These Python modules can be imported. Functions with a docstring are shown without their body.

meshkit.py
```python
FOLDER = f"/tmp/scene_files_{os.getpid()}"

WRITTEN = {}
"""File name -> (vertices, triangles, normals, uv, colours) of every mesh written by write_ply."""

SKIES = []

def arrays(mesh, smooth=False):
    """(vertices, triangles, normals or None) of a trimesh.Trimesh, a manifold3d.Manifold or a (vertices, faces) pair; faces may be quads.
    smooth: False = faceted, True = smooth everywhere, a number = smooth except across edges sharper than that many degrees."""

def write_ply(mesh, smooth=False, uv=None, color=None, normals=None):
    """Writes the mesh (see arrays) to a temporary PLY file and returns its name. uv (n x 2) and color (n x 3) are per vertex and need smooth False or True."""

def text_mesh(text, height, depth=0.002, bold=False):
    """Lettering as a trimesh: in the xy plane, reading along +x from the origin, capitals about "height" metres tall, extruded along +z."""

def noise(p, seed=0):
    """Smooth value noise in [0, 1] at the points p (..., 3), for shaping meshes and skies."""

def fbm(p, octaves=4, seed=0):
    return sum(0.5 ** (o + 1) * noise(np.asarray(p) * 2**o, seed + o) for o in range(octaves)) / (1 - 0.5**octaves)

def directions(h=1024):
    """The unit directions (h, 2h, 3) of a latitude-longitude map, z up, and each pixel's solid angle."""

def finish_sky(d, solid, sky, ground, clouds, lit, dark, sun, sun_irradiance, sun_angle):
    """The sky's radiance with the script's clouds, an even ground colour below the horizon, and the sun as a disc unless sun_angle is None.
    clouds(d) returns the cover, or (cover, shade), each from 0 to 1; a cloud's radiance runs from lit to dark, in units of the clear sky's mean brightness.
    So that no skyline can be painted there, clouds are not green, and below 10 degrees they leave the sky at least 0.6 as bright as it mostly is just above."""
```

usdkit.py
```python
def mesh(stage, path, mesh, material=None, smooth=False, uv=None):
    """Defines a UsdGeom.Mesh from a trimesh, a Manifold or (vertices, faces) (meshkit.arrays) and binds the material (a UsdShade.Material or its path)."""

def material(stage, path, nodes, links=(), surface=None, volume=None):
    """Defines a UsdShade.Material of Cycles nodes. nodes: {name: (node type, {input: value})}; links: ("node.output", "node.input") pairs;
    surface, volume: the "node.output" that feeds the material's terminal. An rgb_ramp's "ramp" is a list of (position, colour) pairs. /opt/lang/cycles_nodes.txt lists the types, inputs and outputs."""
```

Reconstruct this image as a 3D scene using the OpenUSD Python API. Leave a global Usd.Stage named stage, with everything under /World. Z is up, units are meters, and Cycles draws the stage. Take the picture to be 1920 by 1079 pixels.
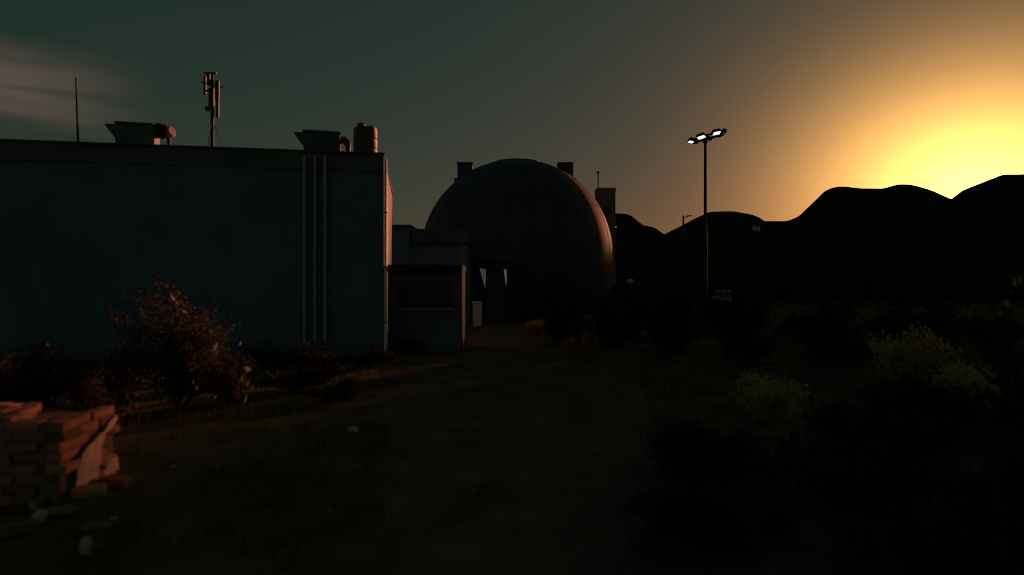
import math
import numpy as np
import trimesh
import usdkit
import meshkit
from pxr import Usd, UsdGeom, UsdLux, UsdShade, Gf, Sdf

# ------------------------------------------------------------------ camera, sky, sun
stage = Usd.Stage.CreateInMemory()
UsdGeom.SetStageUpAxis(stage, 'Z')
UsdGeom.SetStageMetersPerUnit(stage, 1.0)
UsdGeom.Xform.Define(stage, '/World')
UsdGeom.Scope.Define(stage, '/World/Looks')

F, CX, CY, EYE = 1250.0, 960.0, 539.5, 1.7          # focal length and centre in photo pixels, eye height
cam = UsdGeom.Camera.Define(stage, '/World/camera')
cam.CreateHorizontalApertureAttr(36.0)
cam.CreateFocalLengthAttr(36.0 * F / 1920.0)
cam.CreateClippingRangeAttr(Gf.Vec2f(0.05, 20000.0))
cam.CreateExposureAttr(0.0)
cam.CreateFStopAttr(0.7)
cam.CreateFocusDistanceAttr(60.0)
cam.AddTranslateOp().Set(Gf.Vec3d(0, 0, EYE))
cam.AddRotateXOp().Set(90.0)

SUN_PX = (1829.0, 360.5)
sun_az = math.atan2(SUN_PX[0] - CX, F)
sun_el = math.atan((CY - SUN_PX[1]) / math.hypot(F, SUN_PX[0] - CX))
SUN = np.array([math.sin(sun_az) * math.cos(sun_el), math.cos(sun_az) * math.cos(sun_el), math.sin(sun_el)])

SKY_K = 0.10                                         # strength of the sky
GAIN, POWER, AUREOLE = (0.01259, 0.02063, 0.01315), (0.970, 0.582, 0.713), (3.75, 2.03, 0.42)
Z_STRETCH, GLOW_W, GLOW_Q = 1.338, 6.308, 1.333
glow_axis = SUN * [1, 1, Z_STRETCH]
glow_axis = glow_axis / np.linalg.norm(glow_axis)
nodes = {
    'sky': ('sky_texture', dict(sky_type='single_scattering', sun_disc=False, sun_elevation=sun_el, sun_rotation=sun_az, aerosol_density=1.0, ozone_density=1.0, air_density=1.0)),
    'sep': ('separate_color', {}), 'com': ('combine_color', {}),
    'tc': ('texture_coordinate', {}),
    'st': ('vector_math', dict(math_type='multiply', vector2=(1, 1, Z_STRETCH))), 'nm': ('vector_math', dict(math_type='normalize')),
    'dot': ('vector_math', dict(math_type='dot_product', vector2=tuple(glow_axis))),
    'cl': ('math', dict(math_type='minimum', value2=0.9999999)), 'ac': ('math', dict(math_type='arccosine')),
    'dv': ('math', dict(math_type='divide', value2=math.radians(GLOW_W))), 'pw': ('math', dict(math_type='power', value2=GLOW_Q)),
    'ng': ('math', dict(math_type='multiply', value2=-1.0)), 'ex': ('math', dict(math_type='exponent')),
    # high thin cloud in the west, away from the sun
    'sx': ('separate_xyz', {}),
    'cm': ('vector_math', dict(math_type='multiply', vector2=(1.5, 1.5, 12.0))),
    'cn': ('noise_texture', dict(scale=1.7, detail=5.0, roughness=0.5, distortion=0.5)),
    'cs': ('map_range', dict(range_type='smoothstep', from_min=0.30, from_max=0.54, to_min=0.0, to_max=1.0)),
    'cx': ('map_range', dict(range_type='smoothstep', from_min=-0.44, from_max=-0.60, to_min=0.0, to_max=1.0)),
    'cz': ('map_range', dict(range_type='smoothstep', from_min=0.298, from_max=0.255, to_min=0.0, to_max=1.0)),
    'cz2': ('map_range', dict(range_type='smoothstep', from_min=0.02, from_max=0.16, to_min=0.0, to_max=1.0)),
    'c1': ('math', dict(math_type='multiply')), 'c2': ('math', dict(math_type='multiply')), 'c3': ('math', dict(math_type='multiply')),
    'mc': ('mix_color', dict(blend_type='mix', use_clamp=False, b=(0.092 / SKY_K, 0.071 / SKY_K, 0.055 / SKY_K))),
    'bg': ('background_shader', dict(strength=SKY_K)),
}
links = [('sky.color', 'sep.color'), ('tc.generated', 'st.vector1'), ('st.vector', 'nm.vector1'), ('nm.vector', 'dot.vector1'), ('dot.value', 'cl.value1'), ('cl.value', 'ac.value1'),
         ('ac.value', 'dv.value1'), ('dv.value', 'pw.value1'), ('pw.value', 'ng.value1'), ('ng.value', 'ex.value1'),
         ('tc.generated', 'sx.vector'), ('tc.generated', 'cm.vector1'), ('cm.vector', 'cn.vector'), ('cn.fac', 'cs.value'), ('sx.x', 'cx.value'), ('sx.z', 'cz.value'), ('sx.z', 'cz2.value'),
         ('cs.result', 'c1.value1'), ('cx.result', 'c1.value2'), ('c1.value', 'c2.value1'), ('cz.result', 'c2.value2'), ('c2.value', 'c3.value1'), ('cz2.result', 'c3.value2'),
         ('c3.value', 'mc.fac'), ('com.color', 'mc.a'), ('mc.result', 'bg.color')]
for i, ch in enumerate('rgb'):
    nodes['p' + ch] = ('math', dict(math_type='power', value2=POWER[i]))
    nodes['g' + ch] = ('math', dict(math_type='multiply', value2=GAIN[i] / SKY_K))
    nodes['a' + ch] = ('math', dict(math_type='multiply', value2=AUREOLE[i] / SKY_K))
    nodes['s' + ch] = ('math', dict(math_type='add'))
    links += [('sep.' + ch, f'p{ch}.value1'), (f'p{ch}.value', f'g{ch}.value1'), ('ex.value', f'a{ch}.value1'), (f'g{ch}.value', f's{ch}.value1'), (f'a{ch}.value', f's{ch}.value2'), (f's{ch}.value', 'com.' + ch)]
dome = UsdLux.DomeLight.Define(stage, '/World/sky')
UsdShade.MaterialBindingAPI.Apply(dome.GetPrim()).Bind(usdkit.material(stage, '/World/Looks/sky', nodes, links, surface='bg.background'))
dome.GetPrim().SetCustomDataByKey('kind', 'structure')

sun = UsdLux.DistantLight.Define(stage, '/World/sun')
sun.CreateNormalizeAttr(True)
sun.CreateIntensityAttr(1.25)
sun.CreateAngleAttr(0.53)
sun.CreateColorAttr(Gf.Vec3f(1.0, 0.32, 0.17))
# the light shines along its -z axis, so its z axis points at the sun
zc = Gf.Vec3d(*SUN)
xc = Gf.Cross(Gf.Vec3d(0, 0, 1), zc).GetNormalized()
yc = Gf.Cross(zc, xc)
UsdGeom.Xformable(sun).AddTransformOp().Set(Gf.Matrix4d(xc[0], xc[1], xc[2], 0, yc[0], yc[1], yc[2], 0, zc[0], zc[1], zc[2], 0, 0, 0, 0, 1))


# ------------------------------------------------------------------ helpers
def P(px, py, Y):
    """The point at depth Y that photo pixel (px, py) looks at."""
    return np.array([(px - CX) / F * Y, Y, EYE + (CY - py) / F * Y])


MATS = {}


def mat(name, color, rough=0.85, var=0.25, scale=6.0, bump=0.3, bump_scale=None, metallic=0.0, spec=0.3, color2=None, translucent=0.0):
    """Two tones mixed by noise, with fine relief."""
    if name in MATS:
        return MATS[name]
    c = np.array(color, float)
    lo, hi = c * (1 - var), c * (1 + var) if color2 is None else np.array(color2, float)
    n = {'tc': ('texture_coordinate', {}), 'n': ('noise_texture', dict(scale=scale, detail=6.0, roughness=0.62)), 'r': ('rgb_ramp', {'ramp': [(0.3, tuple(lo)), (0.7, tuple(hi))]}),
         'n2': ('noise_texture', dict(scale=bump_scale or scale * 7, detail=4.0, roughness=0.6)), 'b': ('bump', dict(strength=bump, distance=0.02)),
         'oi': ('object_info', {}), 'vr': ('map_range', dict(from_min=0.0, from_max=1.0, to_min=0.85, to_max=1.15)), 'hs': ('hsv', dict(hue=0.5, saturation=1.0, fac=1.0)),
         'p': ('principled_bsdf', dict(roughness=rough, metallic=metallic, specular_ior_level=spec))}
    l = [('tc.object', 'n.vector'), ('tc.object', 'n2.vector'), ('n.fac', 'r.fac'), ('r.color', 'hs.color'), ('oi.random', 'vr.value'), ('vr.result', 'hs.value'), ('hs.color', 'p.base_color'), ('n2.fac', 'b.height'), ('b.normal', 'p.normal')]
    out = 'p.BSDF'
    if translucent:
        n['t'] = ('translucent_bsdf', {})
        n['m'] = ('mix_closure', dict(fac=translucent))
        l += [('hs.color', 't.color'), ('p.BSDF', 'm.closure1'), ('t.BSDF', 'm.closure2')]
        out = 'm.closure'
    MATS[name] = usdkit.material(stage, '/World/Looks/' + name, n, l, surface=out)
    return MATS[name]


used = {}


def fresh(path):
    if path not in used:
        used[path] = 0
        return path
    used[path] += 1
    return f'{path}_{used[path]:03d}'


def say(prim, label=None, cat=None, group=None, kind=None):
    for k, v in (('label', label), ('category', cat), ('group', group), ('kind', kind)):
        if v:
            prim.SetCustomDataByKey(k, v)
    return prim


def thing(name, label, cat, loc=(0, 0, 0), rz=0.0, scale=None, group=None, kind=None):
    x = UsdGeom.Xform.Define(stage, fresh('/World/' + name))
    x.AddTranslateOp().Set(Gf.Vec3d(*map(float, loc)))
    if rz:
        x.AddRotateZOp().Set(math.degrees(rz))
    if scale is not None:
        x.AddScaleOp().Set(Gf.Vec3f(*map(float, np.broadcast_to(scale, 3))))
    return say(x.GetPrim(), label, cat, group, kind)


def part(parent, name, mesh, m, smooth=False, label=None, kind=None):
    pr = usdkit.mesh(stage, fresh(f'{parent.GetPath()}/{name}'), mesh, m, smooth=smooth).GetPrim()
    return say(pr, label, None, None, kind)


def top(name, mesh, m, label, cat, smooth=False, kind=None, group=None):
    return say(usdkit.mesh(stage, fresh('/World/' + name), mesh, m, smooth=smooth).GetPrim(), label, cat, group, kind)


def copy_of(src, label, loc, rz=0.0, scale=None, cat=None, group=None):
    base = src.GetName()
    base = base[:-4] if base[-4:-3] == '_' and base[-3:].isdigit() else base
    t = thing(base, label, cat or src.GetCustomDataByKey('category'), loc, rz, scale, group)
    t.GetReferences().AddInternalReference(src.GetPath())
    t.SetInstanceable(True)
    return t


def box(x0, x1, y0, y1, z0, z1, bevel=0.0):
    """A box with (optionally) chamfered edges."""
    c, e = np.array([(x0 + x1) / 2, (y0 + y1) / 2, (z0 + z1) / 2]), np.array([x1 - x0, y1 - y0, z1 - z0]) / 2
    if bevel <= 0:
        b = trimesh.creation.box(2 * e)
    else:
        pts = [np.array([sx, sy, sz]) * (e - np.array([bevel if k != a else 0 for k in range(3)])) for sx in (-1, 1) for sy in (-1, 1) for sz in (-1, 1) for a in range(3)]
        b = trimesh.convex.convex_hull(np.array(pts))
    b.apply_translation(c)
    return b


def tube(pts, radii, n=8):
    """A tapered tube through the points."""
    pts = np.asarray(pts, float)
    radii = np.broadcast_to(radii, len(pts))
    t = np.gradient(pts, axis=0)
    t /= np.linalg.norm(t, axis=1, keepdims=True) + 1e-12
    ref = np.array([0, 0, 1.0]) if abs(t[0][2]) < 0.9 else np.array([1.0, 0, 0])
    v = []
    for p, d, r in zip(pts, t, radii):
        a = np.cross(d, ref)
        a /= np.linalg.norm(a) + 1e-12
        b = np.cross(d, a)
        ang = np.arange(n) / n * 2 * np.pi
        v.append(p + r * (np.cos(ang)[:, None] * a + np.sin(ang)[:, None] * b))
    v = np.vstack(v + [pts[:1], pts[-1:]])
    f = []
    for i in range(len(pts) - 1):
        for k in range(n):
            a, b, c, d = i * n + k, i * n + (k + 1) % n, (i + 1) * n + (k + 1) % n, (i + 1) * n + k
            f += [(a, b, c), (a, c, d)]
    m0, m1, o = len(v) - 2, len(v) - 1, (len(pts) - 1) * n
    for k in range(n):
        f += [(m0, (k + 1) % n, k), (m1, o + k, o + (k + 1) % n)]
    m = trimesh.Trimesh(v, f, process=False)
    m.fix_normals()
    return m


def cat(*ms):
    return trimesh.util.concatenate(list(ms))


def grid_mesh(V):
    """Mesh of an (m, n, 3) array of points."""
    m, n = V.shape[:2]
    i = np.arange(m * n).reshape(m, n)
    q = np.stack([i[:-1, :-1], i[:-1, 1:], i[1:, 1:], i[1:, :-1]], -1).reshape(-1, 4)
    return V.reshape(-1, 3), q


# ------------------------------------------------------------------ materials
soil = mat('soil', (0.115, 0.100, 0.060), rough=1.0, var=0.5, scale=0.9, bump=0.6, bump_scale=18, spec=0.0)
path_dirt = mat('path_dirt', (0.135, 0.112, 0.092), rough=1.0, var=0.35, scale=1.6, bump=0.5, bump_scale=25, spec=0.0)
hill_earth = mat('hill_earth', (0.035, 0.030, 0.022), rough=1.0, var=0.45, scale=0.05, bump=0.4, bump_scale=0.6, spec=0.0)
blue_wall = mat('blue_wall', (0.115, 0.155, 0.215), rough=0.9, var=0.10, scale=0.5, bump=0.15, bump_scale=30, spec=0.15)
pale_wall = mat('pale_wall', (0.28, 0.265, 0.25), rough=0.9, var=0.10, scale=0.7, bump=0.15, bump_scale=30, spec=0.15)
dark_trim = mat('dark_trim', (0.095, 0.105, 0.115), rough=0.85, var=0.2, scale=1.0, bump=0.2)
white_pipe = mat('white_pipe', (0.40, 0.38, 0.40), rough=0.5, var=0.08, scale=2.0, bump=0.05)
white_gloss = mat('white_gloss', (0.80, 0.79, 0.77), rough=0.4, var=0.05, scale=2.0, bump=0.03)
roofing = mat('roofing', (0.14, 0.13, 0.12), rough=0.95, var=0.25, scale=1.0)
cooler_paint = mat('cooler_paint', (0.085, 0.125, 0.12), rough=0.6, var=0.2, scale=2.0, bump=0.1)
steel = mat('steel', (0.12, 0.12, 0.115), rough=0.55, var=0.3, scale=5.0, bump=0.1, metallic=0.3)
dark_steel = mat('dark_steel', (0.03, 0.027, 0.025), rough=0.6, var=0.25, scale=5.0, bump=0.1)
tank_black = mat('tank_plastic', (0.115, 0.075, 0.058), rough=0.6, var=0.15, scale=2.0, bump=0.05)
dish_paint = mat('dish_paint', (0.30, 0.24, 0.24), rough=0.7, var=0.15, scale=6.0, bump=0.05)  # pale tone stands for sunlight on the vent cowl
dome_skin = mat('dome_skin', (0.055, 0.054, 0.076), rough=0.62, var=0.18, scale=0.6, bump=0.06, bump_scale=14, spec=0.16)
dome_rib = mat('dome_rib', (0.095, 0.085, 0.10), rough=0.7, var=0.2, scale=2.0)
low_wall = mat('low_building_wall', (0.17, 0.22, 0.28), rough=0.9, var=0.2, scale=0.6, bump=0.2)
shed_wall = mat('shed_wall', (0.085, 0.11, 0.125), rough=0.9, var=0.25, scale=1.2, bump=0.2)
dark_pane = mat('dark_pane', (0.012, 0.014, 0.017), rough=0.35, var=0.1, scale=1.0, bump=0.0, spec=0.5)
dark_timber = mat('dark_timber', (0.018, 0.017, 0.016), rough=0.95, var=0.3, scale=2.0, spec=0.1)  # near-black so the sunlit lean-to edges read as shaded
concrete = mat('concrete', (0.24, 0.22, 0.20), rough=0.9, var=0.2, scale=1.0)
tower_wall = mat('tower_wall', (0.26, 0.16, 0.12), rough=0.9, var=0.15, scale=0.4)
white_paint = mat('white_paint', (0.74, 0.73, 0.70), rough=0.7, var=0.12, scale=4.0, bump=0.1)
brick_a = mat('brick_orange', (0.47, 0.23, 0.15), rough=0.92, var=0.3, scale=12.0, bump=0.7, bump_scale=60, spec=0.15)
brick_b = mat('brick_red', (0.40, 0.18, 0.13), rough=0.92, var=0.35, scale=12.0, bump=0.7, bump_scale=60, spec=0.15)
brick_c = mat('brick_brown', (0.22, 0.12, 0.085), rough=0.92, var=0.3, scale=12.0, bump=0.7, bump_scale=60, spec=0.15)
mortar = mat('mortar', (0.17, 0.13, 0.10), rough=0.95, var=0.25, scale=14.0, bump=0.7, bump_scale=50, spec=0.1)
plaster = mat('plaster', (0.70, 0.48, 0.38), rough=0.95, var=0.2, scale=9.0, bump=0.6, bump_scale=40, spec=0.1)
pale_stone = mat('pale_stone', (0.52, 0.46, 0.42), rough=0.9, var=0.2, scale=16.0, bump=0.5, bump_scale=50)
grey_stone = mat('grey_stone', (0.20, 0.18, 0.155), rough=0.95, var=0.3, scale=14.0, bump=0.6, bump_scale=50)
bark = mat('bark', (0.075, 0.052, 0.035), rough=0.95, var=0.3, scale=20.0)
leaf_brown = mat('leaf_dry_brown', (0.072, 0.062, 0.050), rough=0.9, var=0.6, scale=3.0, bump=0.0, spec=0.1, translucent=0.25)
leaf_red = mat('leaf_dry_red', (0.062, 0.044, 0.037), rough=0.9, var=0.5, scale=3.0, bump=0.0, translucent=0.2)
leaf_olive = mat('leaf_olive', (0.56, 0.45, 0.21), rough=0.85, var=0.4, scale=3.0, bump=0.0, translucent=0.3)
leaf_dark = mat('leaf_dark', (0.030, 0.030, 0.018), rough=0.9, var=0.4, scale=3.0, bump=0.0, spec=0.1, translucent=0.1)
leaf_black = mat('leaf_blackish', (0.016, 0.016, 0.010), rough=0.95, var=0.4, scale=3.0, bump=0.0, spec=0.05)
leaf_pale = mat('leaf_pale', (0.42, 0.39, 0.33), rough=0.75, var=0.2, scale=12.0, bump=0.1, translucent=0.2)
grass_dry = mat('grass_dry', (0.075, 0.066, 0.032), rough=0.9, var=0.5, scale=1.0, bump=0.0, translucent=0.2)
car_paint = mat('car_paint', (0.30, 0.30, 0.31), rough=0.35, var=0.06, scale=3.0, bump=0.0, spec=0.5)
rubber = mat('rubber', (0.025, 0.025, 0.025), rough=0.8, var=0.2, scale=10.0)
lens_glass = mat('headlamp_lens', (0.75, 0.76, 0.74), rough=0.15, var=0.05, scale=10.0, bump=0.0, spec=0.6)


def emitter(name, color, strength):
    return usdkit.material(stage, '/World/Looks/' + name, {'e': ('emission', dict(color=color, strength=strength))}, [], surface='e.emission')


lamp_lens = emitter('lamp_lens', (1.0, 0.96, 0.82), 1.35)
small_lamp = emitter('small_lamp', (0.9, 0.88, 0.8), 0.35)
lit_slit_a = emitter('lit_slit_pink', (0.050, 0.034, 0.033), 1.0)
lit_slit_b = emitter('lit_slit_white', (0.075, 0.070, 0.070), 1.0)


# ------------------------------------------------------------------ ground, path, hills
def ground_z(x, y):
    x, y = np.asarray(x, float), np.asarray(y, float)
    p = np.stack([x * 0.35, y * 0.35, np.zeros_like(x)], -1)
    near = 0.16 * (meshkit.fbm(p, 3, 4) - 0.5)
    return near * np.clip(1.3 - np.hypot(x, y) / 60.0, 0, 1)


def axis(near, step, far, n):
    a = np.arange(0, near + step / 2, step)
    b = near + (far - near) * (np.linspace(0, 1, n + 1)[1:] ** 3)
    a = np.r_[a, b]
    return np.r_[-a[:0:-1], a]


gx, gy = np.meshgrid(axis(14, 0.2, 4000, 40), axis(26, 0.2, 4000, 40), indexing='ij')
ground = usdkit.mesh(stage, '/World/ground', grid_mesh(np.stack([gx, gy, ground_z(gx, gy)], -1)), soil, smooth=True).GetPrim()
say(ground, 'dark bare earth all round the path and buildings', 'ground', kind='structure')


def path_edges(y):
    """Left and right edge of the dirt path at depth y."""
    ys = [-3, 2.0, 3.5, 5.0, 8.0, 11.0, 15.0, 19.0, 24.0, 29.0]
    l = np.interp(y, ys, [-1.2, -1.0, -0.75, -0.95, -1.5, -2.0, -2.2, -1.9, -1.6, -1.4])
    r = np.interp(y, ys, [0.5, 0.45, 0.50, 0.95, 1.9, 2.3, 1.7, 1.0, 0.9, 0.9])
    w = 0.35 * (meshkit.fbm(np.stack([y * 0.9, y * 0, y * 0], -1), 3, 9) - 0.5)
    return l + w, r - w


ys = np.linspace(-3, 29.5, 164)
el_, er_ = path_edges(ys)
tt = np.linspace(0, 1, 17)
px_ = el_[:, None] + (er_ - el_)[:, None] * tt[None]
py_ = np.repeat(ys[:, None], 17, 1)
pz_ = ground_z(px_, py_) + 0.012 - 0.016 * (np.abs(tt[None] - 0.5) > 0.49) + 0.012 * (meshkit.fbm(np.stack([px_ * 3, py_ * 3, px_ * 0], -1), 3, 2) - 0.5)
say(usdkit.mesh(stage, '/World/path', grid_mesh(np.stack([px_, py_, pz_], -1)[:, ::-1]), path_dirt, smooth=True).GetPrim(), 'trodden dirt path running ahead to the domed building', 'path', kind='structure')


HILLS = []


def hill(profile, D, depth_front, depth_back, label, seed):
    """A hill whose skyline passes through the photo points of profile at depth D."""
    from scipy.interpolate import PchipInterpolator
    pr = np.array(profile, float)
    px = np.arange(pr[0, 0], pr[-1, 0], 4.0)
    py = PchipInterpolator(pr[:, 0], pr[:, 1])(px)
    ridge = np.stack([(px - CX) / F * D, np.full_like(px, D), EYE + (CY - py) / F * D], -1)
    u = np.r_[np.linspace(-1, 0, 26), np.linspace(0, 1, 13)[1:]]
    V = np.zeros((len(u), len(px), 3))
    for k, t in enumerate(u):
        y = D + (t * depth_front if t < 0 else t * depth_back)
        h = 0.5 + 0.5 * math.cos(math.pi * abs(t) ** 0.85)
        # each column keeps its own lateral position, so the hill is a real ridge seen from anywhere
        x = ridge[:, 0] * (1 + 0.10 * t)
        nz = meshkit.fbm(np.stack([x * 0.06, np.full_like(x, y * 0.06), x * 0], -1), 4, seed) - 0.5
        V[k, :, 0], V[k, :, 1] = x, y
        V[k, :, 2] = (ridge[:, 2] + 2.0) * h - 2.0 + nz * 5.0 * min(1.0, 3 * abs(t)) * (h ** 0.5) * (1 if t > 0 else 0.7) - (1.2 * min(1, 4 * abs(t)) if t else 0)
    HILLS.append(V)
    return say(usdkit.mesh(stage, fresh('/World/hill'), grid_mesh(V[:, ::-1]), hill_earth, smooth=True).GetPrim(), label, 'hill', kind='structure')


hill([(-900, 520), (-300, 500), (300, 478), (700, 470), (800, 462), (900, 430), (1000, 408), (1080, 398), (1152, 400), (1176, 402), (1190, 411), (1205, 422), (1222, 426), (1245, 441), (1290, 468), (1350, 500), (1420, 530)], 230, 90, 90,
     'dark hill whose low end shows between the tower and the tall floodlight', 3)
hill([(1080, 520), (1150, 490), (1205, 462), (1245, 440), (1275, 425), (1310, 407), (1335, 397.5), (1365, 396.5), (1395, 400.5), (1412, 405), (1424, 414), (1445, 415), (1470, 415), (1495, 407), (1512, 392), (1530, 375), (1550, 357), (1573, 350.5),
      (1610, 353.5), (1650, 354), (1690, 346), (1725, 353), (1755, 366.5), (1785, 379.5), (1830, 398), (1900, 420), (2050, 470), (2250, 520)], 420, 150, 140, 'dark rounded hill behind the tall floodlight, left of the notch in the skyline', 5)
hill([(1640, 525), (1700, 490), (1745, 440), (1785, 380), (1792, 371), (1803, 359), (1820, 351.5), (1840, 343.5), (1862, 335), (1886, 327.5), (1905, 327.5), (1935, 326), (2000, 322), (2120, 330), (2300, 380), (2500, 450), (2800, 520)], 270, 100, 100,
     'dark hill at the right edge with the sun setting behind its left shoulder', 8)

# ------------------------------------------------------------------ long flat-roofed building on the left
BR = P(720, 665, 17.0) * [1, 1, 0]
wdir = np.array([-0.9829, -0.1842])                       # along the front wall, to the left
sdir = np.array([-0.150, 0.9887])                         # along the side wall, away from the camera
ang = math.atan2(-wdir[1], -wdir[0])
H, LEN, DEP = 5.13, 13.0, 7.6
bld = thing('flat_roofed_building', 'long flat-roofed building with blank blue wall on the left, equipment along its roof', 'building', (BR[0], BR[1], 0))


def skew(mesh):
    """local x along the front (negative to the left), local y along the side."""
    v = np.array(mesh.vertices)
    o = v.copy()
    o[:, 0] = -v[:, 0] * wdir[0] + v[:, 1] * sdir[0]
    o[:, 1] = -v[:, 0] * wdir[1] + v[:, 1] * sdir[1]
    return trimesh.Trimesh(o, mesh.faces, process=False)


part(bld, 'front_wall', skew(box(-LEN, -0.003, 0, 0.25, -0.3, H - 0.48)), blue_wall)
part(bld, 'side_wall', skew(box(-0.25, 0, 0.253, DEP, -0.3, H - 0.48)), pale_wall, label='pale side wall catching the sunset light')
part(bld, 'left_wall', skew(box(-LEN, -LEN + 0.25, 0.253, DEP, -0.3, H - 0.48)), blue_wall)
part(bld, 'rear_wall', skew(box(-LEN, 0, DEP + 0.003, DEP + 0.25, -0.3, H - 0.48)), blue_wall)
part(bld, 'roof', skew(box(-LEN + 0.26, -0.26, 0.26, DEP - 0.01, H - 0.75, H - 0.52)), roofing)
part(bld, 'fascia', skew(box(-LEN, -0.003, -0.03, 0.22, H - 0.478, H - 0.06)), dark_trim)
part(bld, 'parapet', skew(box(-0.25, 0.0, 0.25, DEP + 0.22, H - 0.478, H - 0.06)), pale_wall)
part(bld, 'parapet', skew(box(-LEN, -LEN + 0.25, 0.25, DEP + 0.22, H - 0.478, H - 0.06)), blue_wall)
part(bld, 'coping', skew(box(-LEN - 0.02, 0.02, -0.06, 0.26, H - 0.058, H, 0.01)), dark_trim)
part(bld, 'coping', skew(box(-0.28, 0.035, 0.262, DEP + 0.25, H - 0.058, H - 0.003, 0.01)), dark_trim)
part(bld, 'plinth', skew(box(-LEN, 0.0, -0.05, -0.003, -0.3, 0.32, 0.01)), dark_trim)
# conduits down the front wall
for px0, w in ((577, 0.035), (596, 0.03), (614, 0.035)):
    s0 = (px0 - 720) / F * 17 / 0.983 * (1 - (720 - px0) / 720 * 0.094)
    m = tube([(s0, -0.075, 0.35), (s0, -0.075, 2.4), (s0, -0.075, H - 0.20), (s0, 0.02, H - 0.12)], w, 10)
    pipe = part(bld, 'drain_pipe', skew(m), white_pipe, smooth=40)
    for z in (0.9, 2.3, 3.7):
        part(pipe, 'bracket', skew(box(s0 - w - 0.02, s0 + w + 0.02, -0.085, -0.002, z, z + 0.04)), steel)
pipe = part(bld, 'corner_pipe', skew(tube([(0.045, -0.03, 0.02), (0.045, -0.03, 2.5), (0.045, -0.03, H - 0.15)], 0.036, 10)), white_gloss, smooth=40, label='thin white downpipe at the corner')
for z in (0.8, 2.2, 3.6):
    part(pipe, 'bracket', skew(box(0.003, 0.085, -0.07, 0.02, z, z + 0.03)), steel)

ROOF = H - 0.52


def on_wall(px, back):
    """Where the sight line of column px, set back from the front wall, crosses the roof."""
    n = np.array([-wdir[1], wdir[0]]) * -1
    d = np.array([(px - CX) / F, 1.0])
    a = np.array([d, -wdir]).T
    s = np.linalg.solve(a, BR[:2] + sdir * back)
    return d * s[0], s[0]


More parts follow.
